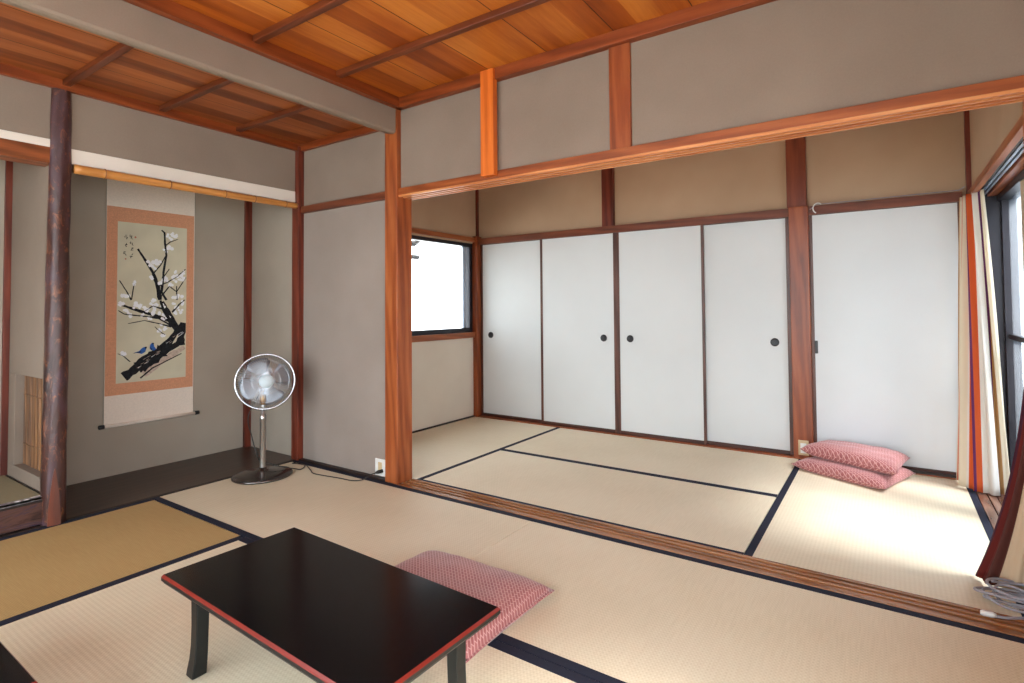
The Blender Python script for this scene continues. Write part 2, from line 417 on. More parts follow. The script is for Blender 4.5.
def window(name, axis, pos, a0, a1, z0, z1, th, fm, gm, muntins=(), mids=(), fr=.045):
    root = empty(name, (0,0,0)); struct(root)
    def bx(mb, s0, s1, q0, q1, d0, d1):
        if axis == 'x': mb.box(pos+d0, pos+d1, s0, s1, q0, q1)
        else: mb.box(s0, s1, pos+d0, pos+d1, q0, q1)
    f = MB(); h = th/2
    bx(f, a0, a1, z0, z0+fr, -h, h); bx(f, a0, a1, z1-fr, z1, -h, h); bx(f, a0, a0+fr, z0+fr, z1-fr, -h, h); bx(f, a1-fr, a1, z0+fr, z1-fr, -h, h)
    f.build('window_frame', fm, root, bevel=.002)
    for s in mids:
        f = MB(); bx(f, s-fr*.6, s+fr*.6, z0+fr, z1-fr, -h, h); f.build('mullion', fm, root, bevel=.002)
    for q in muntins:
        f = MB(); bx(f, a0+fr, a1-fr, q-.014, q+.014, -h*.6, h*.6); f.build('crossbar', fm, root, bevel=.001)
    g = MB(); bx(g, a0+fr*.8, a1-fr*.8, z0+fr*.8, z1-fr*.8, -.002, .002); g.build('pane', gm, root)
    return root
w1 = window('window_1', 'x', -.985, .30, 1.915, .855, 1.765, .06, M['alu'], M['glass_clear'], fr=.045)
st = box(-.985-.012, -.985+.012, 1.79, 1.835, .90, 1.72).build('sash_stile', M['alu_l'], w1, bevel=.002)
w2 = window('window_2', 'x', 3.20, .20, 1.94, .02, 1.79, .07, M['alu'], M['glass_reed'], muntins=(.90,), mids=(), fr=.045)
tr('trim_window_jamb', box(3.092, 3.24, 1.925, 2.0, 0, 1.79), M['alu'])
tr('trim_window_header', box(3.15, 3.24, .14, 1.93, 1.72, 1.80), M['alu'])
box(3.16, 3.20, 1.12, 1.30, .05, 1.76).build('sash_stile', M['beigewood'], w2, bevel=.002)
# added windows beside and behind the camera, enlarged to brighten the near room
window('window_fill_3', 'x', 3.15, -3.6, -1.3, .02, 2.0, .05, M['alu'], M['glass_clear'], mids=(-2.25,), fr=.05)
window('window_fill_4', 'y', YB-.08, -1.0, 2.95, .02, 2.22, .05, M['alu'], M['glass_clear'], mids=(.32, 1.64), fr=.05)
# ground outside, added pale to bounce light onto the ceiling
g = plain('pale_bounce_ground', rgb(190,186,180), .9, .1, 0, .15, 40)
gb = MB(); gb.box(3.3, 14, -14, 12, -.45, -.40); gb.box(-14, 3.3, -14, -4.1, -.45, -.40); gb.box(-14, -2.0, -4.1, 12, -.45, -.40)
struct(gb.build('floor_outside_added', g))

fn = MB(); y_ = -.5; pr_ = []
while y_ < 5.0:
    pr_ += [(4.60, y_), (4.60, y_+.05), (4.575, y_+.065), (4.575, y_+.085)]; y_ += .10
n_ = len(pr_); fn.add([(x, y, -.4) for x, y in pr_]+[(x, y, 2.3) for x, y in pr_]+[(x+.03, y, -.4) for x, y in pr_]+[(x+.03, y, 2.3) for x, y in pr_],
    [(i, i+1, n_+i+1, n_+i) for i in range(n_-1)]+[(2*n_+i, 3*n_+i, 3*n_+i+1, 2*n_+i+1) for i in range(n_-1)]+[(n_+i, n_+i+1, 3*n_+i+1, 3*n_+i) for i in range(n_-1)])
tag(fn.build('corrugated_fence', plain('blue_grey_siding', rgb(92,106,122), .6), origin=(4.6, 2.2, -.4)), 'pale blue-grey corrugated fence outside the large right window', 'fence')
# outside bracket arms seen through the left window
r_ = empty('pole_bracket', (-1.35, 1.27, 1.6))
a = MB(); a.tube([(-1.35,1.21,1.745),(-1.35,1.49,1.745),(-1.35,1.545,1.785)], .030, 8); a.build('bracket_arm', M['black'], r_)
a = MB(); a.tube([(-1.35,1.21,1.612),(-1.35,1.54,1.612)], .024, 8); a.build('bracket_arm', M['black'], r_)
a = MB(); a.box(-1.37, -1.33, 1.20, 1.23, 1.55, 1.86); a.box(-1.37, -1.07, 1.20, 1.23, 1.83, 1.86); a.build('bracket_plate', M['black'], r_)
tag(r_, 'black metal bracket with two arms outside the small left window', 'bracket')
r_.name = 'pole_bracket'

# ------------------------------------------------------------------ sliding doors
def sliding_door(n, x0, x1, yf, ls, rs, hx, hz=.825, half=False, rb=.018):
    root = empty('door_%d' % n, (x0, yf, 0)); struct(root)
    z0, z1 = .006, 1.748
    box(x0+ls*.5, x1-rs*.5, yf+.004, yf+.018, z0+.01, z1-.004).build('paper_panel', M['paper'], root)
    for a, b in ((x0, x0+ls), (x1-rs, x1)):
        if b-a > .001: box(a, b, yf, yf+.02, z0, z1).build('stile', M['stile'], root, bevel=.0015)
    box(x0+ls, x1-rs, yf, yf+.02, z0, z0+rb+.012).build('bottom_rail', M['rail'], root, bevel=.0015)
    box(x0+ls, x1-rs, yf+.001, yf+.02, z1-.006, z1).build('top_rail', M['rail'], root)
    if hx is not None:
        p = MB(); c = (hx, yf+.0035, hz)
        p.lathe(c, [(.0005,.0012),(.022,.0012),(.025,.002),(.027,.005),(.030,.005),(.031,.002),(.031,-.002)], (0,-1,0), 28)
        p.build('door_pull', M['black'], root, smooth=True)
    return root
sliding_door(1, -.903, -.130, 1.982, .026, .02, -.778)
sliding_door(2, -.166, .6165, 1.958, .024, .030, .487)
sliding_door(3, .6175, 1.366, 1.958, .024, .020, .735)
sliding_door(4, 1.345, 1.988, 1.982, .01, .028, 1.872)
d5 = sliding_door(5, 2.115, 2.982, 1.966, .024, .02, None)
box(2.139, 2.158, 1.955, 1.966, .755, .845).build('door_pull', M['black'], d5, bevel=.003)
# white curtain-cord hook on the rail by the inner post
h = MB(); pts = [(2.165+.035*math.sin(t)*.9-.0, 1.925, 1.795+.035*math.cos(t)) for t in [0, .35, .7, 1.05, 1.4, 1.75, 2.1]]
pts = [(2.18-.03*math.sin(a), 1.926, 1.785+.036*math.cos(a)) for a in [i*PI/8 for i in range(-2, 8)]]
h.tube(pts, .004, 8)
tag(h.build('wall_hook', M['white'], smooth=True, origin=(2.165,1.93,1.79)), 'small curved white hook on the wooden rail beside the inner post', 'hook')
c = MB(); c.tube([(2.13,1.93,1.78),(2.17,1.932,1.812),(2.5,1.93,1.812),(2.97,1.928,1.813),(2.985,1.80,1.81)], .003, 6)
tag(c.build('wire', M['cordgrey'], smooth=True, origin=(2.5,1.93,1.81)), 'thin pale wire running along the rail above the last white panel', 'wire')

# ------------------------------------------------------------------ tatami mats
def mat_obj(x0, x1, y0, y1, along, label, mt=None, group='straw mats', z=0.0, th=.05, hw=.033, sides=(1,1), hmat=None):
    mt = mt or (M['tat_x'] if along == 'x' else M['tat_y'])
    g = .0012
    o = box(x0+g, x1-g, y0+g, y1-g, z-th, z).build('tatami_mat', mt, bevel=.002, origin=((x0+x1)/2, (y0+y1)/2, z-th))
    tag(o, label, 'tatami mat', group)
    for s in (0, 1):
        if not sides[s]: continue
        if along == 'x':
            a, b = (y0+g, y0+hw) if s == 0 else (y1-hw, y1-g); q = (x0+g, x1-g, a, b)
        else:
            a, b = (x0+g, x0+hw) if s == 0 else (x1-hw, x1-g); q = (a, b, y0+g, y1-g)
        bb = MB(); bb.box(q[0], q[1], q[2], q[3], z-.02, z+.0012)
        h = bb.build('border_cloth', hmat or M['heri'], None, origin=((q[0]+q[1])/2, (q[2]+q[3])/2, z))
        h.parent = o; h.location = Vector(h.location)-Vector(o.location)
    return o
NG = 'straw mats of the near room'; FG = 'straw mats of the far room'
mat_obj(-1.036, 1.03, -.942, -.006, 'x', 'pale tatami mat under the steel fan, in front of the side wall', group=NG, hw=.038)
mat_obj(1.03, XR-.01, -.942, -.006, 'x', 'pale near-room tatami mat along the sill, right of the seam behind the pink cushion', group=NG, hw=.038)
mat_obj(-1.036, -.035, -2.90, -.944, 'y', 'tatami mat, coloured brownish for weave sheen, in front of the log pillar and alcove', mt=M['tat_sheen_brown'], group=NG, hw=.038)
mat_obj(-.033, 1.98, -1.90, -.944, 'x', 'pale tatami mat beneath the black lacquer table', group=NG, hw=.038)
mat_obj(1.98, XR-.01, -2.9, -.944, 'y', 'tatami mat at the lower right corner below the dark cloth border', group=NG, hw=.038)
mat_obj(-.033, 1.98, -2.9, -1.902, 'x', 'tatami mat at the very front beside the second black table', group=NG, hw=.038)
mat_obj(-.95, .057, .136, 1.925, 'y', 'tatami mat below the small left window in the far room', group=FG, sides=(0,1))
mat_obj(.058, 2.022, .136, 1.022, 'x', 'tatami mat of the far room lying along the wooden sill', group=FG, hw=.024)
mat_obj(.058, 2.022, 1.023, 1.925, 'x', 'tatami mat of the far room lying along the four white sliding doors', group=FG, hw=.024, sides=(1,0))
mat_obj(2.023, 2.983, .136, 1.925, 'y', 'sunlit tatami mat under the pair of stacked cushions by the large window', group=FG, hw=.036)
# shelf alcove mat with patterned silver border
m = NT('silver_brocade')
ch = m.n('ShaderNodeTexVoronoi'); ch.inputs['Scale'].default_value = 30; m.l(m.coord((1, 1.0, 1)), ch.inputs['Vector'])
M['brocade'] = m.done(m.ramp(ch.outputs['Distance'], [(.25, rgb(236,236,240)), (.5, rgb(120,114,118))]), .35, .5, .3)
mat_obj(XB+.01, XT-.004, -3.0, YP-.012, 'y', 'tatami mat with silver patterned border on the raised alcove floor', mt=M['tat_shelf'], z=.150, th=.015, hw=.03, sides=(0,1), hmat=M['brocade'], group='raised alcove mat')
struct(box(-2.0, 3.0, -4.0, -2.9, -.055, -.001).build('floor_rear', M['tat_x']))

# ------------------------------------------------------------------ log pillar and bamboo
m = NT('red_pine_bark')
v = m.coord((1,1,.45)); a = m.noise(v, 34, 5, .7, .8); b = m.noise(m.coord((1,1,.3)), 6, 3, .6, .5)
base = m.ramp(b, [(.35, rgb(44,24,22)), (.5, rgb(66,36,30)), (.7, rgb(92,70,82))])
col = m.mix(m.ramp(a, [(.54, (0,0,0,1)), (.70, (1,1,1,1))]), base, rgb(142,84,54))
m.bump(a, .6, .006)
M['bark'] = m.done(col, .38, .5)
M['sawn'] = wood('sawn_wood', rgb(74,34,20), rgb(100,46,27), rgb(120,60,36), 'z', .45)
lg = MB(); N = 36; zs = [i*2.268/46 for i in range(47)]
vs = []; fs = []
lx, ly = -1.070, -1.380
for j, z in enumerate(zs):
    r = .052-.008*z/2.29
    for i in range(N):
        t = 2*PI*i/N
        d = .0022*math.sin(3*t+z*2.1)+.0016*math.sin(5*t-z*6)+.0012*math.sin(z*23+t*2)+.002*math.exp(-((z-1.25)/.03)**2)
        vs.append((lx+(r+d)*math.cos(t), ly+(r+d)*math.sin(t), z))
for j in range(len(zs)-1):
    for i in range(N): fs.append((j*N+i, j*N+(i+1) % N, (j+1)*N+(i+1) % N, (j+1)*N+i))
lg.add(vs, fs)
pil = lg.build('log_pillar', M['bark'], smooth=True, origin=(lx, ly, 0))
tag(pil, 'round dark reddish log pillar with bark texture standing between the two alcoves', 'pillar')
# sawn face at its foot, narrowing upwards
fc = MB(); ang = -math.radians(14); dx, dy = math.cos(ang), math.sin(ang); sx_, sy_ = -dy, dx
rows = [(0.0,.027),(.08,.024),(.14,.020),(.20,.014),(.25,.008),(.29,.002)]
vs = []
for z, hw in rows:
    for s in (-1, -.5, 0, .5, 1):
        dd = .0525
        off = hw*s
        depth = .0600-.006*z
        vs.append((lx+dx*depth+sx_*off, ly+dy*depth+sy_*off, z))
fs = [(j*5+i, j*5+i+1, (j+1)*5+i+1, (j+1)*5+i) for j in range(len(rows)-1) for i in range(4)]
nb = len(vs); vs += [(x-dx*.03, y-dy*.03, z) for (x, y, z) in vs]
for j in range(len(rows)-1):
    fs.append((j*5, (j+1)*5, nb+(j+1)*5, nb+j*5)); fs.append((j*5+4, nb+j*5+4, nb+(j+1)*5+4, (j+1)*5+4))
fc.add(vs, fs)
fo = fc.build('sawn_face', M['sawn'], pil, origin=(lx, ly, 0)); fo.location = (0,0,0)
fo['label'] = 'reddish sawn flat face at the foot of the pillar'

m = NT('bamboo_skin')
a = m.noise(m.coord((20, 1, 20)), 3, 3, .6)
M['bamboo'] = m.done(m.ramp(a, [(.3, rgb(176,110,50)), (.7, rgb(214,150,82))]), .3, .5)
M['bamboo_node'] = plain('bamboo_node', rgb(128,78,38), .4)
bb = MB(); pts = []; rs = []
nodes = [-1.19, -.86, -.53, -.33, -.10]
ys = sorted([-1.325+i*.03 for i in range(45)]+[q+e for q in nodes for e in (-.006, 0, .006)])
for y in ys:
    if y > .001: break
    r = .0215
    for q in nodes:
        if abs(y-q) < .004: r = .0245
    pts.append((XT+.016, y, 1.860)); rs.append(r*(1.08+.16*(-y-.7)))
bb.tube(pts, rs, 20)
bo = bb.build('bamboo_pole', M['bamboo'], smooth=True, origin=(XT+.016, -.68, 1.860))
tag(bo, 'yellow bamboo pole with knots spanning the top of the scroll alcove', 'bamboo pole')
for q in nodes:
    t_ = MB(); t_.torus((XT+.016, q, 1.860), .0226*(1.08+.16*(-q-.7)), .0026, (0,1,0), 24, 6)
    o = t_.build('node_ring', M['bamboo_node'], bo, smooth=True); o.location = -Vector(bo.location)

# reed screen in the divider opening
rd = empty('reed_screen', (-1.41, YP+.05, .30))
M['reed'] = wood('reed_stalk', rgb(74,46,26), rgb(124,82,46), rgb(170,124,80), 'z', .5, 40)
q = MB(); x = -1.618
while x < -1.168:
    w_ = .008+random.random()*.005
    q.tube([(x+w_/2, YP+.045+random.uniform(-.002,.002), .222), (x+w_/2, YP+.045, .738)], w_/2, 6); x += w_
tag(q.build('reed_screen_panel', M['reed'], rd), '', '')
o = bpy.data.objects['reed_screen_panel']; del o['label']; del o['category']; o.name = 'reeds'; 
bk = box(-1.62, -1.16, YP+.052, YP+.062, .22, .74).build('backing', M['trimdark'], rd)
for z in (.34, .62):
    box(-1.62, -1.16, YP+.037, YP+.041, z-.0015, z+.0015).build('binding', M['reed'], rd)
tag(rd, 'brown reed screen set in the recessed opening left of the log pillar', 'screen')
for o in rd.children: pass

# ------------------------------------------------------------------ hanging scroll
BR= [(0.0344, 0.0185, [(-0.834, 0.652), (-0.78, 0.688), (-0.707, 0.759), (-0.624, 0.81), (-0.559, 0.871), (-0.506, 0.95), (-0.478, 0.994)]), (0.0265, 0.0212, [(-0.725, 0.689), (-0.662, 0.755), (-0.585, 0.807), (-0.505, 0.853), (-0.471, 0.904)]), (0.045, 0.0529, [(-0.756, 0.706), (-0.675, 0.756), (-0.598, 0.815)]), (0.0185, 0.0291, [(-0.47, 0.844), (-0.478, 0.919), (-0.462, 1.009)]), (0.0066, 0.0026, [(-0.737, 0.634), (-0.662, 0.697), (-0.558, 0.746), (-0.477, 0.784)]), (0.0185, 0.0119, [(-0.499, 0.95), (-0.534, 1.033), (-0.575, 1.1), (-0.608, 1.159)]), (0.0111, 0.0074, [(-0.58, 1.173), (-0.611, 1.231), (-0.605, 1.286), (-0.6, 1.368), (-0.583, 1.492), (-0.592, 1.574), (-0.596, 1.655), (-0.615, 1.67)]), (0.0049, 0.0025, [(-0.592, 1.56), (-0.559, 1.591), (-0.508, 1.616)]), (0.0135, 0.0061, [(-0.62, 1.173), (-0.635, 1.271), (-0.666, 1.365), (-0.714, 1.449), (-0.761, 1.525)]), (0.0049, 0.0025, [(-0.666, 1.358), (-0.619, 1.421), (-0.583, 1.499)]), (0.0061, 0.0025, [(-0.629, 1.271), (-0.575, 1.3), (-0.512, 1.344), (-0.455, 1.40)]), (0.0037, 0.0018, [(-0.606, 1.327), (-0.563, 1.397)]), (0.0132, 0.0053, [(-0.506, 0.95), (-0.56, 1.026), (-0.653, 1.065), (-0.741, 1.094), (-0.815, 1.123), (-0.872, 1.148)]), (0.0093, 0.0026, [(-0.533, 0.981), (-0.627, 1.042), (-0.704, 1.058), (-0.778, 1.067), (-0.838, 1.077), (-0.871, 1.101)]), (0.0049, 0.0025, [(-0.797, 1.171), (-0.826, 1.233), (-0.867, 1.303)]), (0.0037, 0.0018, [(-0.795, 1.175), (-0.782, 1.28)]), (0.0066, 0.002, [(-0.547, 0.981), (-0.626, 1.006), (-0.716, 1.03), (-0.814, 1.011)]), (0.004, 0.0013, [(-0.799, 0.752), (-0.835, 0.79), (-0.871, 0.812)]), (0.004, 0.0013, [(-0.586, 0.924), (-0.626, 0.955), (-0.652, 0.985)]), (0.0061, 0.0025, [(-0.608, 1.204), (-0.562, 1.273), (-0.514, 1.233), (-0.452, 1.34)]), (0.0093, 0.004, [(-0.541, 1.085), (-0.494, 1.144), (-0.459, 1.175)]), (0.0079, 0.0026, [(-0.575, 1.1), (-0.666, 1.13), (-0.729, 1.087)]), (0.0049, 0.0025, [(-0.511, 1.174), (-0.514, 1.275)])]
BL= [(-0.578, 1.63), (-0.547, 1.64), (-0.528, 1.635), (-0.559, 1.611), (-0.565, 1.556), (-0.546, 1.543), (-0.583, 1.533), (-0.667, 1.439), (-0.643, 1.427), (-0.685, 1.424), (-0.661, 1.399), (-0.637, 1.447), (-0.672, 1.331), (-0.599, 1.32), (-0.617, 1.299), (-0.581, 1.328), (-0.537, 1.343), (-0.512, 1.344), (-0.487, 1.352), (-0.474, 1.374), (-0.466, 1.333), (-0.493, 1.324), (-0.525, 1.316), (-0.55, 1.288), (-0.825, 1.201), (-0.848, 1.201), (-0.782, 1.28), (-0.536, 1.198), (-0.505, 1.206), (-0.479, 1.199), (-0.525, 1.372), (-0.697, 1.443), (-0.679, 1.144), (-0.641, 1.137), (-0.717, 1.116), (-0.742, 1.137), (-0.653, 1.108), (-0.608, 1.13), (-0.76, 1.151), (-0.535, 1.144), (-0.507, 1.122), (-0.48, 1.152), (-0.704, 1.101), (-0.627, 1.086), (-0.666, 1.079), (-0.601, 1.071), (-0.574, 1.056), (-0.729, 1.073), (-0.802, 1.074), (-0.832, 1.088), (-0.862, 1.144), (-0.613, 0.998), (-0.593, 0.968), (-0.632, 0.955), (-0.829, 0.817), (-0.847, 0.805), (-0.493, 1.099), (-0.521, 1.085), (-0.667, 1.166), (-0.6, 1.034), (-0.691, 1.044), (-0.779, 1.13), (-0.606, 0.925)]
B1= [(-0.781, 0.81), (-0.748, 0.821), (-0.733, 0.839), (-0.716, 0.848), (-0.706, 0.833), (-0.711, 0.813), (-0.732, 0.8), (-0.757, 0.808)]
B2= [(-0.685, 0.836), (-0.681, 0.86), (-0.671, 0.873), (-0.66, 0.87), (-0.657, 0.848), (-0.644, 0.829), (-0.657, 0.818), (-0.676, 0.822)]
CH= [(-0.835, 1.6), (-0.837, 1.542), (-0.837, 1.488), (-0.805, 1.604), (-0.802, 1.554), (-0.801, 1.521), (-0.8, 1.473)]
XS = XB+.012
scr = empty('hanging_scroll', (XS, -.67, .33))
M['silk'] = plain('cream_silk', rgb(236,221,206), .7, .2, 0, .04, 90)
M['brocade_or'] = plain('salmon_brocade', rgb(214,154,120), .7, .2, 0, .12, 160)
M['pict'] = plain('painted_silk', rgb(212,205,180), .7, .2, 0, .07, 6)
M['ink'] = plain('black_ink', rgb(30,30,34), .7, .2, 0, .5, 60)
M['blossom'] = plain('white_paint', rgb(244,245,248), .7, .2)
M['bird'] = plain('blue_paint', rgb(60,104,176), .7, .2, 0, .3, 80)
M['rust'] = plain('seal_red', rgb(190,120,100), .7, .2)
M['pinkish'] = plain('pale_brown_wash', rgb(196,176,160), .7, .2, 0, .2, 60)
box(XS, XS+.002, -.942, -.392, .335, 2.02).build('backing_silk', M['silk'], scr)
box(XS+.002, XS+.003, -.940, -.397, .535, 1.80).build('brocade_border', M['brocade_or'], scr)
pm = MB()
pm.box(XS+.003, XS+.0038, -.879, -.446, .612, 1.702, 0)
layer = [XS+.0042]
def stroke(pts, w0, w1, mi, jag=.12):
    P = []
    for i in range(len(pts)-1):
        a, b = pts[i], pts[i+1]
        for s in range(4): P.append((a[0]+(b[0]-a[0])*s/4, a[1]+(b[1]-a[1])*s/4))
    P.append(pts[-1]); n = len(P); L = []; R_ = []
    for i, p in enumerate(P):
        a = P[max(0, i-1)]; b = P[min(n-1, i+1)]; dx, dy = b[0]-a[0], b[1]-a[1]; l = math.hypot(dx, dy) or 1
        w = (w0+(w1-w0)*i/(n-1))*.5*(1+random.uniform(-jag, jag)*2)
        L.append((layer[0], min(max(p[0]-dy/l*w, -.877), -.448), max(p[1]+dx/l*w, .614))); R_.append((layer[0], min(max(p[0]+dy/l*w, -.877), -.448), max(p[1]-dx/l*w, .614)))
    pm.add(L+R_, [(i, i+1, n+i+1, n+i) for i in range(n-1)], mi); layer[0] += .00003
def blob(cy, cz, r, mi, k=9, jag=.25, sq=1):
    vs = [(layer[0], cy+r*math.cos(2*PI*i/k)*(1+random.uniform(-jag, jag)), cz+sq*r*math.sin(2*PI*i/k)*(1+random.uniform(-jag, jag))) for i in range(k)]
    pm.add(vs, [tuple(range(k))], mi); layer[0] += .00003
stroke([(-.72,.66),(-.62,.73),(-.52,.79),(-.455,.83)], .05, .035, 5)
for w0, w1, L in BR: stroke(L, (w0*1.9 if w0 > .012 else w0*1.25)+.002, (w1*1.7 if w0 > .012 else w1)+.002, 1)
for _ in range(26):
    t = random.random(); cy = -.80+.33*t; cz = .675+.27*t+random.uniform(-.02,.02)
    stroke([(cy,cz),(cy+.02,cz+.012)], .003, .001, 5 if random.random() < .6 else 2)
for (cy, cz) in BL:
    for j in range(3):
        a = random.random()*6.28; rr = random.uniform(0, .017)
        cy2 = min(max(cy+rr*math.cos(a), -.862), -.462); blob(cy2, cz+rr*math.sin(a), random.uniform(.008, .0135), 2)
stroke([(-.62,1.17),(-.60,1.10),(-.55,1.02)], .016, .02, 1)
for w0, w1, L in BR[4:]:
    if w0 < .012: stroke(L, w0*.85+.001, w1*.7+.001, 1)
for B in (B1, B2):
    pm.add([(layer[0], y, z) for y, z in B], [tuple(range(len(B)))], 3); layer[0] += .00003
blob(-.708, .842, .007, 1); blob(-.664, .868, .006, 1); stroke([(-.735,.815),(-.781,.808)], .008, .003, 1); stroke([(-.68,.84),(-.668,.82)], .006, .004, 1)
for (cy, cz) in CH:
    for j in range(4):
        y0, z0 = cy+random.uniform(-.007,.007), cz+random.uniform(-.012,.012)
        a = random.choice([0.1, 1.5, .8, 2.3]); stroke([(y0-.006*math.cos(a), z0-.008*math.sin(a)), (y0+.006*math.cos(a), z0+.008*math.sin(a))], .0042, .0028, 1)
blob(-.779, 1.603, .008, 4, 4, .05); blob(-.835, 1.45, .006, 4, 4, .05)
pm.build('painting', [M['pict'], M['ink'], M['blossom'], M['bird'], M['rust'], M['pinkish']], scr)
q = MB(); q.tube([(XS+.012,-.945,.338),(XS+.012,-.385,.338)], .011, 14); q.build('bottom_roller', M['silk'], scr, smooth=True)
for a, b in ((-.975,-.944), (-.386,-.356)):
    q = MB(); q.tube([(XS+.012,a,.338),(XS+.012,a+.004,.338),(XS+.012,b,.338)], [.010,.0135,.0135], 14); q.build('roller_knob', M['black'], scr, smooth=True)
q = MB(); q.tube([(XS+.008,-.95,2.02),(XS+.008,-.38,2.02)], .008, 10); q.tube([(XS+.008,-.80,2.025),(XS+.004,-.665,2.10),(XS+.008,-.53,2.025)], .0015, 5); q.build('top_rod', M['silk'], scr, smooth=True)
tag(scr, 'hanging scroll with plum blossom painting and two blue birds in a salmon border', 'scroll')

# ------------------------------------------------------------------ pedestal fan
FX, FYC = -.893, -.350
fan = empty('pedestal_fan', (FX, FYC, 0))
q = MB(); q.lathe((FX,FYC,0), [(0,.0),(.178,.0),(.184,.004),(.184,.012),(.178,.018),(.12,.030),(.05,.040),(.026,.046),(.022,.06),(.0,.06)], n=56); q.build('base', M['darksteel'], fan, smooth=True)
q = MB(); q.lathe((FX,FYC,0), [(.0185,.05),(.0185,.365),(.021,.368),(.021,.40),(.0135,.405),(.0135,.50)], n=24); q.build('pole', M['steel'], fan, smooth=True)
hd = Vector((FX+.012, FYC+.01, .622))
tgt = Vector((2.55,-2.2,1.15)); ax = (tgt-hd).normalized()
ax = (Matrix.Rotation(math.radians(4), 3, 'Z') @ ax).normalized()
c0 = hd+ax*.0
q = MB(); q.tube([(FX,FYC,.47),(FX,FYC,.52),tuple(hd-ax*.07+Vector((0,0,-.05)))], [.018,.02,.018], 12); q.build('neck', M['brass'], fan, smooth=True)
q = MB(); q.lathe(hd, [(0,-.16),(.035,-.155),(.052,-.13),(.056,-.08),(.05,-.045),(.0,-.045)], ax, 28); q.build('motor_housing', M['steel'], fan, smooth=True)
gr = MB()
RG = .180
gr.torus(hd, RG, .0062, ax, 72, 8)
gu = ax.cross(Vector((0,0,1))).normalized(); gv = ax.cross(gu)
gl = gr.build('guard_ring', M['chrome'], fan, smooth=True)
for nm, dep, s in (('front_guard', .045, 1), ('rear_guard', -.05, -1)):
    gm = MB(); NW = 72
    for i in range(NW):
        t = 2*PI*i/NW; d = gu*math.cos(t)+gv*math.sin(t); tw = .12
        d2 = gu*math.cos(t+tw)+gv*math.sin(t+tw)
        gm.tube([hd+d*.036+ax*dep, hd+(d*.5+d2*.5)*.11+ax*dep, hd+d2*.157+ax*(dep*.72), hd+d2*.180], .0017, 4, cap=False)
    for R_ in (.085, .14): gm.torus(hd+ax*dep*(1 if R_ < .12 else .93), R_, .0014, ax, 48, 5)
    gm.build(nm, M['chrome'], fan, smooth=True)
q = MB(); q.lathe(hd, [(0,.060),(.02,.059),(.038,.054),(.045,.046),(.045,.036),(0,.036)], ax, 28); q.build('hub_cap', M['hubcap'], fan, smooth=True)
for kx in range(4):
    a0 = math.radians(20+kx*90); bl = MB(); rows = 7; cols = 7; vs = []; fs = []
    for i in range(rows):
        r = .03+.128*i/(rows-1); half = .28+.30*math.sin(PI*(i/(rows-1))**.8*.62)
        if i == rows-1: half *= .72
        for j in range(cols):
            u = j/(cols-1)*2-1; t = a0+u*half
            d = gu*math.cos(t)+gv*math.sin(t)
            vs.append(hd+d*r+ax*(u*.020*(.6+.5*i/rows)-.004))
    for i in range(rows-1):
        for j in range(cols-1): fs.append((i*cols+j, i*cols+j+1, (i+1)*cols+j+1, (i+1)*cols+j))
    bl.add(vs, fs); o = bl.build('blade', M['blade'], fan, smooth=True)
    so = o.modifiers.new('Solid', 'SOLIDIFY'); so.thickness = .0016
q = MB(); q.lathe(hd, [(0,.02),(.03,.018),(.034,-.02),(0,-.022)], ax, 24); q.build('blade_hub', M['steel'], fan, smooth=True)
def smooth_pts(P, n=6):
    P = [Vector(p) for p in P]; out = []
    for i in range(len(P)-1):
        p0 = P[max(i-1,0)]; p1 = P[i]; p2 = P[i+1]; p3 = P[min(i+2,len(P)-1)]
        for s in range(n):
            t = s/n; out.append(.5*((2*p1)+(p2-p0)*t+(2*p0-5*p1+4*p2-p3)*t*t+(3*p1-p0-3*p2+p3)*t**3))
    out.append(P[-1]); return out
q = MB(); z = .004
q.tube(smooth_pts([tuple(hd-ax*.12+Vector((0,0,-.04))), (FX-.075,FYC-.055,.40),(FX-.06,FYC-.04,.26),(FX-.03,FYC-.02,.13),(FX-.024,FYC+.0,.10),(FX+.02,FYC+.045,.075),(FX+.06,FYC+.10,.045),(FX+.08,FYC+.19,.012),(-.80,-.13,z),(-.86,-.06,z),(-.97,-.045,z),(-.985,-.075,z),(-.94,-.062,z),(-.86,-.05,z),(-.804,-.074,z),(-.72,-.11,z),(-.652,-.141,z),(-.562,-.137,z),(-.406,-.115,z),(-.30,-.105,z),(-.235,-.075,.012),(-.20,-.04,.040),(-.175,.0,.05)]), .0032, 7)
cd = q.build('power_cord', M['cordblack'], fan, smooth=True)
q = MB(); q.tube([(-.19,-.012,.046),(-.178,.0,.05),(-.165,.028,.053)], [.006,.011,.012], 10)
pl = q.build('plug', M['cordblack'], None, smooth=True); pl.parent = cd; pl.location = -Vector(fan.location)-Vector(cd.location)
pl.location = (0,0,0)
tag(fan, 'steel pedestal fan with round wire guard standing on the mat before the alcove', 'fan')

# outlets
o1 = empty('wall_outlet', (-.185, FY, .07))
box(-.235, -.140, FY-.007, FY, .018, .125).build('cover_plate', M['white'], o1, bevel=.002)
box(-.205, -.170, FY-.009, FY-.006, .035, .105).build('socket_face', M['beigeplastic'], o1, bevel=.001)
tag(o1, 'white wall outlet with a black plug beside the main post', 'outlet')
o2 = empty('wall_outlet', (2.05, 1.935, .08))
box(2.022, 2.088, 1.927, 1.936, .03, .135).build('cover_plate', M['beigeplastic'], o2, bevel=.002)
box(2.036, 2.074, 1.924, 1.928, .045, .115).build('socket_face', M['white'], o2, bevel=.001)
tag(o2, 'small beige outlet at the foot of the inner post behind the cushions', 'outlet')

# orange strip hanging in front of the frieze
tag(box(.696, .786, -.028, .010, 1.832, 2.425).build('hanging_board', M['fresh'], bevel=.002, origin=(.74,0,1.835)), 'bright orange wooden strip fixed over the ceiling edge and frieze above the lintel', 'board')

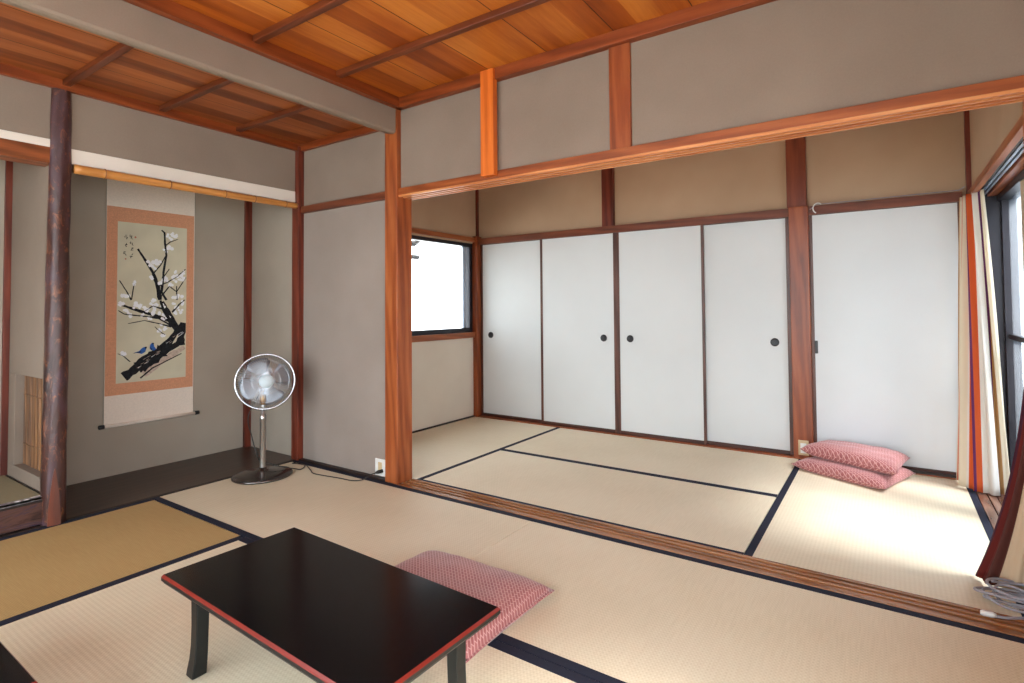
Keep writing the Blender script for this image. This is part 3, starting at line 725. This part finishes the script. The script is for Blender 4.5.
# ------------------------------------------------------------------ lacquer tables
m = NT('black_lacquer'); a = m.noise(m.coord(), 9, 3, .6)
M['lacq'] = m.done(m.ramp(a, [(.3, rgb(8,8,10)), (.7, rgb(13,12,15))]), .16, .2)
M['lacq_red'] = plain('red_lacquer_edge', rgb(112,28,18), .3, .4, 0, .15, 14)
M['lacq_leg'] = plain('black_lacquer_leg', rgb(16,17,17), .4, .4)
def low_table(loc, rz, W, Dp, H, label):
    root = empty('low_table', loc, rz)
    w, d, t = W/2, Dp/2, .028
    def ring(x, y, z): return [(-x,-y,z),(x,-y,z),(x,y,z),(-x,y,z)]
    top = MB(); e = .005
    top.box(-w+e, w-e, -d+e, d-e, H-t*.9, H)
    top.build('table_top', M['lacq'], root, local=True)
    ed = MB(); o = len(ed.v)
    R0 = ring(w-e, d-e, H+.0002); R1 = ring(w-.001, d-.001, H-.005); R2 = ring(w, d, H-.008); R3 = ring(w, d, H-t*.62); R4 = ring(w-.008, d-.008, H-t)
    ed.add(R0+R1+R2+R3+R4, [(k*4+i, k*4+(i+1) % 4, (k+1)*4+(i+1) % 4, (k+1)*4+i) for k in range(4) for i in range(4)], 0)
    for i in range(len(ed.m)): ed.m[i] = 0 if i < 8 else 1
    eo = ed.build('edge_band', [M['lacq_red'], M['lacq_leg']], root, local=True)
    eo['label'] = 'red lacquered rim of the black table top'
    ap = MB(); ix, iy = w-.055, d-.035
    ap.box(-ix, ix, -iy, -iy+.018, H-.052, H-t*.95); ap.box(-ix, ix, iy-.018, iy, H-.052, H-t*.95)
    ap.box(-ix, -ix+.018, -iy+.018, iy-.018, H-.052, H-t*.95); ap.box(ix-.018, ix, -iy+.018, iy-.018, H-.052, H-t*.95)
    ap.build('apron', M['lacq_leg'], root, bevel=.002, local=True)
    for sx in (-1, 1):
        for sy in (-1, 1):
            lm = MB(); vs = []; cx0, cy0 = sx*(w-.094), sy*(d-.070)
            prof = [(0,.014,.021),(.02,.011,.0205),(.05,.006,.019),(.09,.002,.018),(.15,0,.018),(H-.045,0,.019)]
            for z, off, h in prof:
                ox, oy = cx0+sx*off*.9, cy0+sy*off*.3
                vs += [(ox-h, oy-h, z), (ox+h, oy-h, z), (ox+h, oy+h, z), (ox-h, oy+h, z)]
            fs = [(k*4+i, k*4+(i+1) % 4, (k+1)*4+(i+1) % 4, (k+1)*4+i) for k in range(len(prof)-1) for i in range(4)]+[(3,2,1,0), tuple(len(vs)-4+i for i in range(4))]
            lm.add(vs, fs); lm.build('leg', M['lacq_leg'], root, bevel=.003, local=True)
    tag(root, label, 'table')
    return root
low_table((1.217, -1.428, .0015), -.028, .955, .435, .30, 'low black lacquer table with red edge in the foreground, in front of the red cushion')
low_table((.585, -2.243, .0015), 0, .90, .50, .30, 'corner of a second black lacquer table at the lower left edge of the photo')

# ------------------------------------------------------------------ cushions
m = NT('pink_woven_cloth')
v = m.coord((1,1,1), (0,0,math.radians(45)))
br = m.n('ShaderNodeTexBrick'); br.inputs['Scale'].default_value = 1.0
br.inputs['Brick Width'].default_value = .022; br.inputs['Row Height'].default_value = .011; br.inputs['Mortar Size'].default_value = .0016; br.inputs['Mortar Smooth'].default_value = .4
br.inputs['Color1'].default_value = rgb(146,78,80); br.inputs['Color2'].default_value = rgb(164,98,95); br.inputs['Mortar'].default_value = rgb(214,166,160)
m.l(v, br.inputs['Vector'])
nz = m.noise(m.coord(), 9, 3)
m.bump(m.math('MULTIPLY', br.outputs['Fac'], 1.0), .25, .002)
M['cush'] = m.done(m.mix(.25, br.outputs['Color'], m.ramp(nz, [(.3, rgb(146,78,80)), (.7, rgb(186,118,114))])), .65, .3)
M['cush'].node_tree.nodes['Principled BSDF'].inputs['Sheen Weight'].default_value = .25
def cushion(corners, z0, th, label, seed, lift=None, group=None, droop=0):
    """four plan corners in order, soft pillow with pinched corners"""
    rn = random.Random(seed); n = 30; q = MB()
    P = [Vector((c[0], c[1], 0)) for c in corners]; cen = sum(P, Vector())/4
    top = []; bot = []
    ph = [rn.random()*6 for _ in range(6)]
    for i in range(n+1):
        for j in range(n+1):
            u, v_ = i/n, j/n
            a = 2*u-1; b = 2*v_-1
            # edges bow slightly inwards between the corners
            k = 1-.035*((1-a*a)*(b*b)**2+(1-b*b)*(a*a)**2)
            p = (P[0]*(1-u)*(1-v_)+P[1]*u*(1-v_)+P[2]*u*v_+P[3]*(1-u)*v_)
            p = cen+(p-cen)*k
            e = max(0, (1-a**4)*(1-b**4))**.42
            h = th*.5*e
            wr = .0018*e*(math.sin(9*a+ph[0]+3*b)+math.sin(11*b+ph[1]-2*a)+.6*math.sin(21*a*b+ph[2]))
            mid = z0+th*.5*.62
            zl = 0 if lift is None else lift*( (1-u) )
            top.append((p.x, p.y, mid+h*1.1+wr+zl))
            bot.append((p.x, p.y, max(mid-h*.9, z0)+zl if e > 0 else mid+zl))
    m1 = n+1
    fs = [(i*m1+j, (i+1)*m1+j, (i+1)*m1+j+1, i*m1+j+1) for i in range(n) for j in range(n)]
    off = len(top)
    allv = top+bot
    f2 = [(off+i*m1+j, off+i*m1+j+1, off+(i+1)*m1+j+1, off+(i+1)*m1+j) for i in range(n) for j in range(n)]
    q.add(allv, fs+f2)
    o = q.build('floor_cushion', M['cush'], smooth=True, origin=(cen.x, cen.y, z0))
    bm = bmesh.new(); bm.from_mesh(o.data); bmesh.ops.remove_doubles(bm, verts=bm.verts, dist=.0004)
    bmesh.ops.recalc_face_normals(bm, faces=bm.faces); bm.to_mesh(o.data); bm.free()
    for p in o.data.polygons: p.use_smooth = True
    per = [Vector(top[i]) for i in range(0, m1)]  # piping seam along the rim
    rim = [Vector(top[i*m1]) for i in range(m1)]+[Vector(top[n*m1+j]) for j in range(1, m1)]+[Vector(top[i*m1+n]) for i in range(n-1, -1, -1)]+[Vector(top[j]) for j in range(n-1, -1, -1)]
    sm = MB(); sm.tube([r+Vector((0,0,0)) for r in rim], .0028, 6)
    s = sm.build('seam', M['cush'], None, smooth=True); s.parent = o; s.location = -Vector(o.location)
    tag(o, label, 'cushion', group)
    return o
cushion([(.862,-1.14),(1.497,-1.125),(1.507,-.625),(.885,-.635)], .0, .105, 'pink patterned floor cushion lying behind the low black table', 3)
cushion([(2.015,1.65),(2.545,1.39),(2.70,1.83),(2.19,1.915)], .0, .10, 'lower pink floor cushion of the pair by the inner post', 5, group=None)
cushion([(2.06,1.71),(2.605,1.455),(2.675,1.88),(2.19,1.922)], .078, .11, 'upper pink floor cushion of the pair by the inner post', 8, lift=.012)

# ------------------------------------------------------------------ curtains
def stripe_mat(name, stops, trans=.35):
    m = NT(name); tc = m.n('ShaderNodeUVMap'); sx = m.n('ShaderNodeSeparateXYZ'); m.l(tc.outputs[0], sx.inputs[0])
    col = m.ramp(sx.outputs[0], stops, 'CONSTANT')
    nz = m.noise(m.coord(), 200, 2)
    m.bump(nz, .1, .001); m.done(col, .8, .15)
    tl = m.n('ShaderNodeBsdfTranslucent'); m.l(col, tl.inputs[0])
    mx = m.n('ShaderNodeMixShader'); mx.inputs[0].default_value = trans
    m.l(m.b.outputs[0], mx.inputs[1]); m.l(tl.outputs[0], mx.inputs[2]); m.l(mx.outputs[0], m.out.inputs[0])
    return m.mat
TAN = rgb(196,150,96); CRM = rgb(238,228,206); ORG = rgb(224,106,58); PUR = rgb(112,58,104); WHT = rgb(240,236,228); PNK = rgb(226,138,112); BEI = rgb(206,180,150)
M['curt1'] = stripe_mat('striped_curtain', [(0,TAN),(.05,CRM),(.10,PNK),(.16,TAN),(.20,CRM),(.33,WHT),(.36,ORG),(.48,PUR),(.505,ORG),(.56,WHT),(.78,PUR),(.81,TAN),(.87,CRM)])
M['curt2'] = stripe_mat('striped_curtain_backlit', [(0,rgb(70,30,44)),(.10,rgb(96,34,30)),(.26,rgb(84,46,40)),(.40,BEI),(.64,rgb(110,84,70)),(.70,BEI),(.90,ORG)], .12)  # backlit darkness and fold shadow lines painted into these stripes
def curtain(name, top, bot, nz, mat, mid=None, th=.003, folds=9, amp=.018, power=1.0):
    """top and bottom plan curves; pleats run from rail to hem"""
    T = smooth_pts([(a, b, c) for a, b, c in top], 12); B = smooth_pts([(a, b, c) for a, b, c in bot], 12)
    NU = 120
    def samp(L, u):
        x = u*(len(L)-1); i = min(int(x), len(L)-2); f = x-i; return L[i]*(1-f)+L[i+1]*f
    vs = []; uvs = []
    for j in range(nz+1):
        s = j/nz
        for i in range(NU+1):
            u = i/NU
            a = samp(T, u); b = samp(B, u)
            if mid: c = samp(MID, u)
            p = a.lerp(b, s**power); p.z = a.z+(b.z-a.z)*s
            if mid: p = p+ (mid(u, s))
            d = samp(B, min(1, u+.01))-samp(B, max(0, u-.01)); d2 = samp(T, min(1, u+.01))-samp(T, max(0, u-.01)); d = d2.lerp(d, s)
            nrm = Vector((d.y, -d.x, 0)); nrm = nrm.normalized() if nrm.length > 1e-6 else Vector((1,0,0))
            w = amp*(1-.15*s)*(math.sin(2*PI*folds*u+.5*math.sin(3*s))+.3*math.sin(2*PI*folds*2.3*u+2*s))
            vs.append(p+nrm*w); uvs.append((u, s))
    m1 = NU+1; fs = [(j*m1+i, j*m1+i+1, (j+1)*m1+i+1, (j+1)*m1+i) for j in range(nz) for i in range(NU)]
    q = MB(); q.add(vs, fs); cen = (vs[-1][0], vs[-1][1], 0)
    o = q.build(name, mat, smooth=True, origin=cen)
    uv = o.data.uv_layers.new(name='UVMap')
    for p in o.data.polygons:
        for li in p.loop_indices: uv.data[li].uv = uvs[o.data.loops[li].vertex_index]
    so = o.modifiers.new('Solid', 'SOLIDIFY'); so.thickness = th; so.offset = 0
    return o
c1 = curtain('curtain', [(2.985,1.925,1.765),(2.995,1.88,1.765),(3.01,1.82,1.765),(3.035,1.74,1.765),(3.062,1.66,1.76)],
             [(2.935,1.915,.012),(2.912,1.84,.012),(2.94,1.73,.012),(2.99,1.68,.012),(3.05,1.645,.012),(3.10,1.68,.012),(3.14,1.70,.012)], 40, M['curt1'], folds=4.5, amp=.016)
tag(c1, 'striped cream, orange and purple curtain hanging in the corner beside the large window', 'curtain')
c2 = curtain('curtain', [(3.035,.30,1.76),(3.04,.27,1.76),(3.04,.24,1.76),(3.04,.20,1.76),(3.035,.165,1.76)],
             [(2.855,.43,.012),(2.862,.38,.012),(2.90,.345,.012),(2.97,.335,.012),(3.0,.33,.012),(3.03,.33,.012)], 40, M['curt2'], folds=4, amp=.010, power=3.2)
tag(c2, 'red striped curtain, coloured dark as backlit, at the right border, above the coiled grey cable', 'curtain')
# curtain rail
cr = empty('curtain_rail', (3.06, 1.0, 1.77))
for xx in (3.070, 3.092):
    q = MB(); q.box(xx-.006, xx+.006, .15, 1.94, 1.768, 1.785); q.build('rail_track', M['alu_l'], cr)
for yy in (.3, 1.0, 1.75):
    q = MB(); q.box(3.062, 3.100, yy-.01, yy+.01, 1.785, 1.80); q.build('rail_bracket', M['alu_l'], cr)
tag(cr, 'double pale metal curtain rail above the large right window', 'curtain rail')

# ------------------------------------------------------------------ coiled cable on the mat
cb = MB(); rn = random.Random(4); P = []
for i in range(150):
    t = i/150*2*PI*6.5; k_ = i/150
    rx = .085+.02*math.sin(1.3*t*.31)+.008*math.sin(t*2.2); ry = .058+.016*math.cos(t*.37)
    P.append((2.945+.03*math.sin(k_*9)+rx*math.cos(t), .235+.02*math.cos(k_*7)+ry*math.sin(t), .007+.055*k_+.008*math.sin(t*1.7)))
cb.tube(smooth_pts(P, 2), .0048, 7)
cob = cb.build('extension_cable', M['cordgrey'], smooth=True, origin=(2.945,.235,0))
q = MB(); q.tube([P[0], (2.96,.14,.006), (2.90,.10,.008), (2.862,.088,.009)], .0048, 7); s = q.build('loose_end', M['cordgrey'], None, smooth=True); s.parent = cob; s.location = -Vector(cob.location)
q = MB(); q.tube([(2.870,.088,.013),(2.858,.088,.013),(2.834,.086,.013),(2.826,.086,.013)], [.006,.010,.010,.007], 10); s = q.build('connector', M['white'], None, smooth=True); s.parent = cob; s.location = -Vector(cob.location)
tag(cob, 'coiled grey extension cable with a white connector on the mat below the backlit curtain', 'cable')

# ------------------------------------------------------------------ light
w = bpy.data.worlds.new('World'); SC.world = w; w.use_nodes = True
bg = w.node_tree.nodes['Background']; bg.inputs[0].default_value = (.84,.94,1,1); bg.inputs[1].default_value = 1.0
def portal(loc, rot, sx, sy):
    l = bpy.data.lights.new('portal', 'AREA'); l.shape = 'RECTANGLE'; l.size = sx; l.size_y = sy; l.cycles.is_portal = True
    o = bpy.data.objects.new('window_portal', l); C.objects.link(o); o.location = loc; o.rotation_euler = rot
portal((3.26, 1.09, .92), (0, math.radians(90), 0), 1.8, 1.8)
portal((3.22, -2.45, 1.01), (0, math.radians(90), 0), 2.0, 2.3)
portal((-1.05, 1.10, 1.31), (0, math.radians(-90), 0), .92, 1.62)
portal((.975, YB-.14, 1.12), (math.radians(90), 0, 0), 3.95, 2.22)

sl_ = bpy.data.lights.new('sun', 'SUN'); sl_.energy = 1.35; sl_.angle = math.radians(20); sl_.color = (1,.97,.94)
so_ = bpy.data.objects.new('sun', sl_); C.objects.link(so_)
so_.rotation_euler = Vector((-1, .28, -1.5)).to_track_quat('-Z', 'Y').to_euler()
# ------------------------------------------------------------------ camera
cam = bpy.data.cameras.new('Camera'); co = bpy.data.objects.new('Camera', cam); C.objects.link(co); SC.camera = co
f, cx, cy = 544.5836, 528.6913, 292.5062
yaw, pitch, roll = .5825, .0283, -.0083
cam.sensor_width = 36; cam.sensor_fit = 'HORIZONTAL'; cam.lens = f*36/1024
cam.shift_x = (512-cx)/1024; cam.shift_y = -(341.5-cy)/1024
yaw, pitch, roll = math.atan2(.54987928, .83476546), math.asin(.02827358), -.0083
F = Vector((-math.sin(yaw)*math.cos(pitch), math.cos(yaw)*math.cos(pitch), math.sin(pitch)))
R0 = Vector((math.cos(yaw), math.sin(yaw), 0)); U0 = R0.cross(F)
R_ = math.cos(roll)*R0+math.sin(roll)*U0; U_ = -math.sin(roll)*R0+math.cos(roll)*U0
mt = Matrix((R_, U_, -F)).transposed().to_4x4(); mt.translation = Vector((2.57865, -2.40793, 1.09528))
co.matrix_world = mt
cam.clip_start = .02

vs_ = SC.view_settings
SC.display_settings.display_device = 'sRGB'
vs_.view_transform = 'Standard'; vs_.look = 'None'; vs_.gamma = 1.0; vs_.use_curve_mapping = False
vs_.exposure = 2.88
SC.cycles.use_denoising = True
SC.cycles.max_bounces = 12; SC.cycles.diffuse_bounces = 8; SC.cycles.transparent_max_bounces = 12; SC.cycles.transmission_bounces = 8
SC.cycles.caustics_reflective = False; SC.cycles.caustics_refractive = False
bpy.context.view_layer.update()
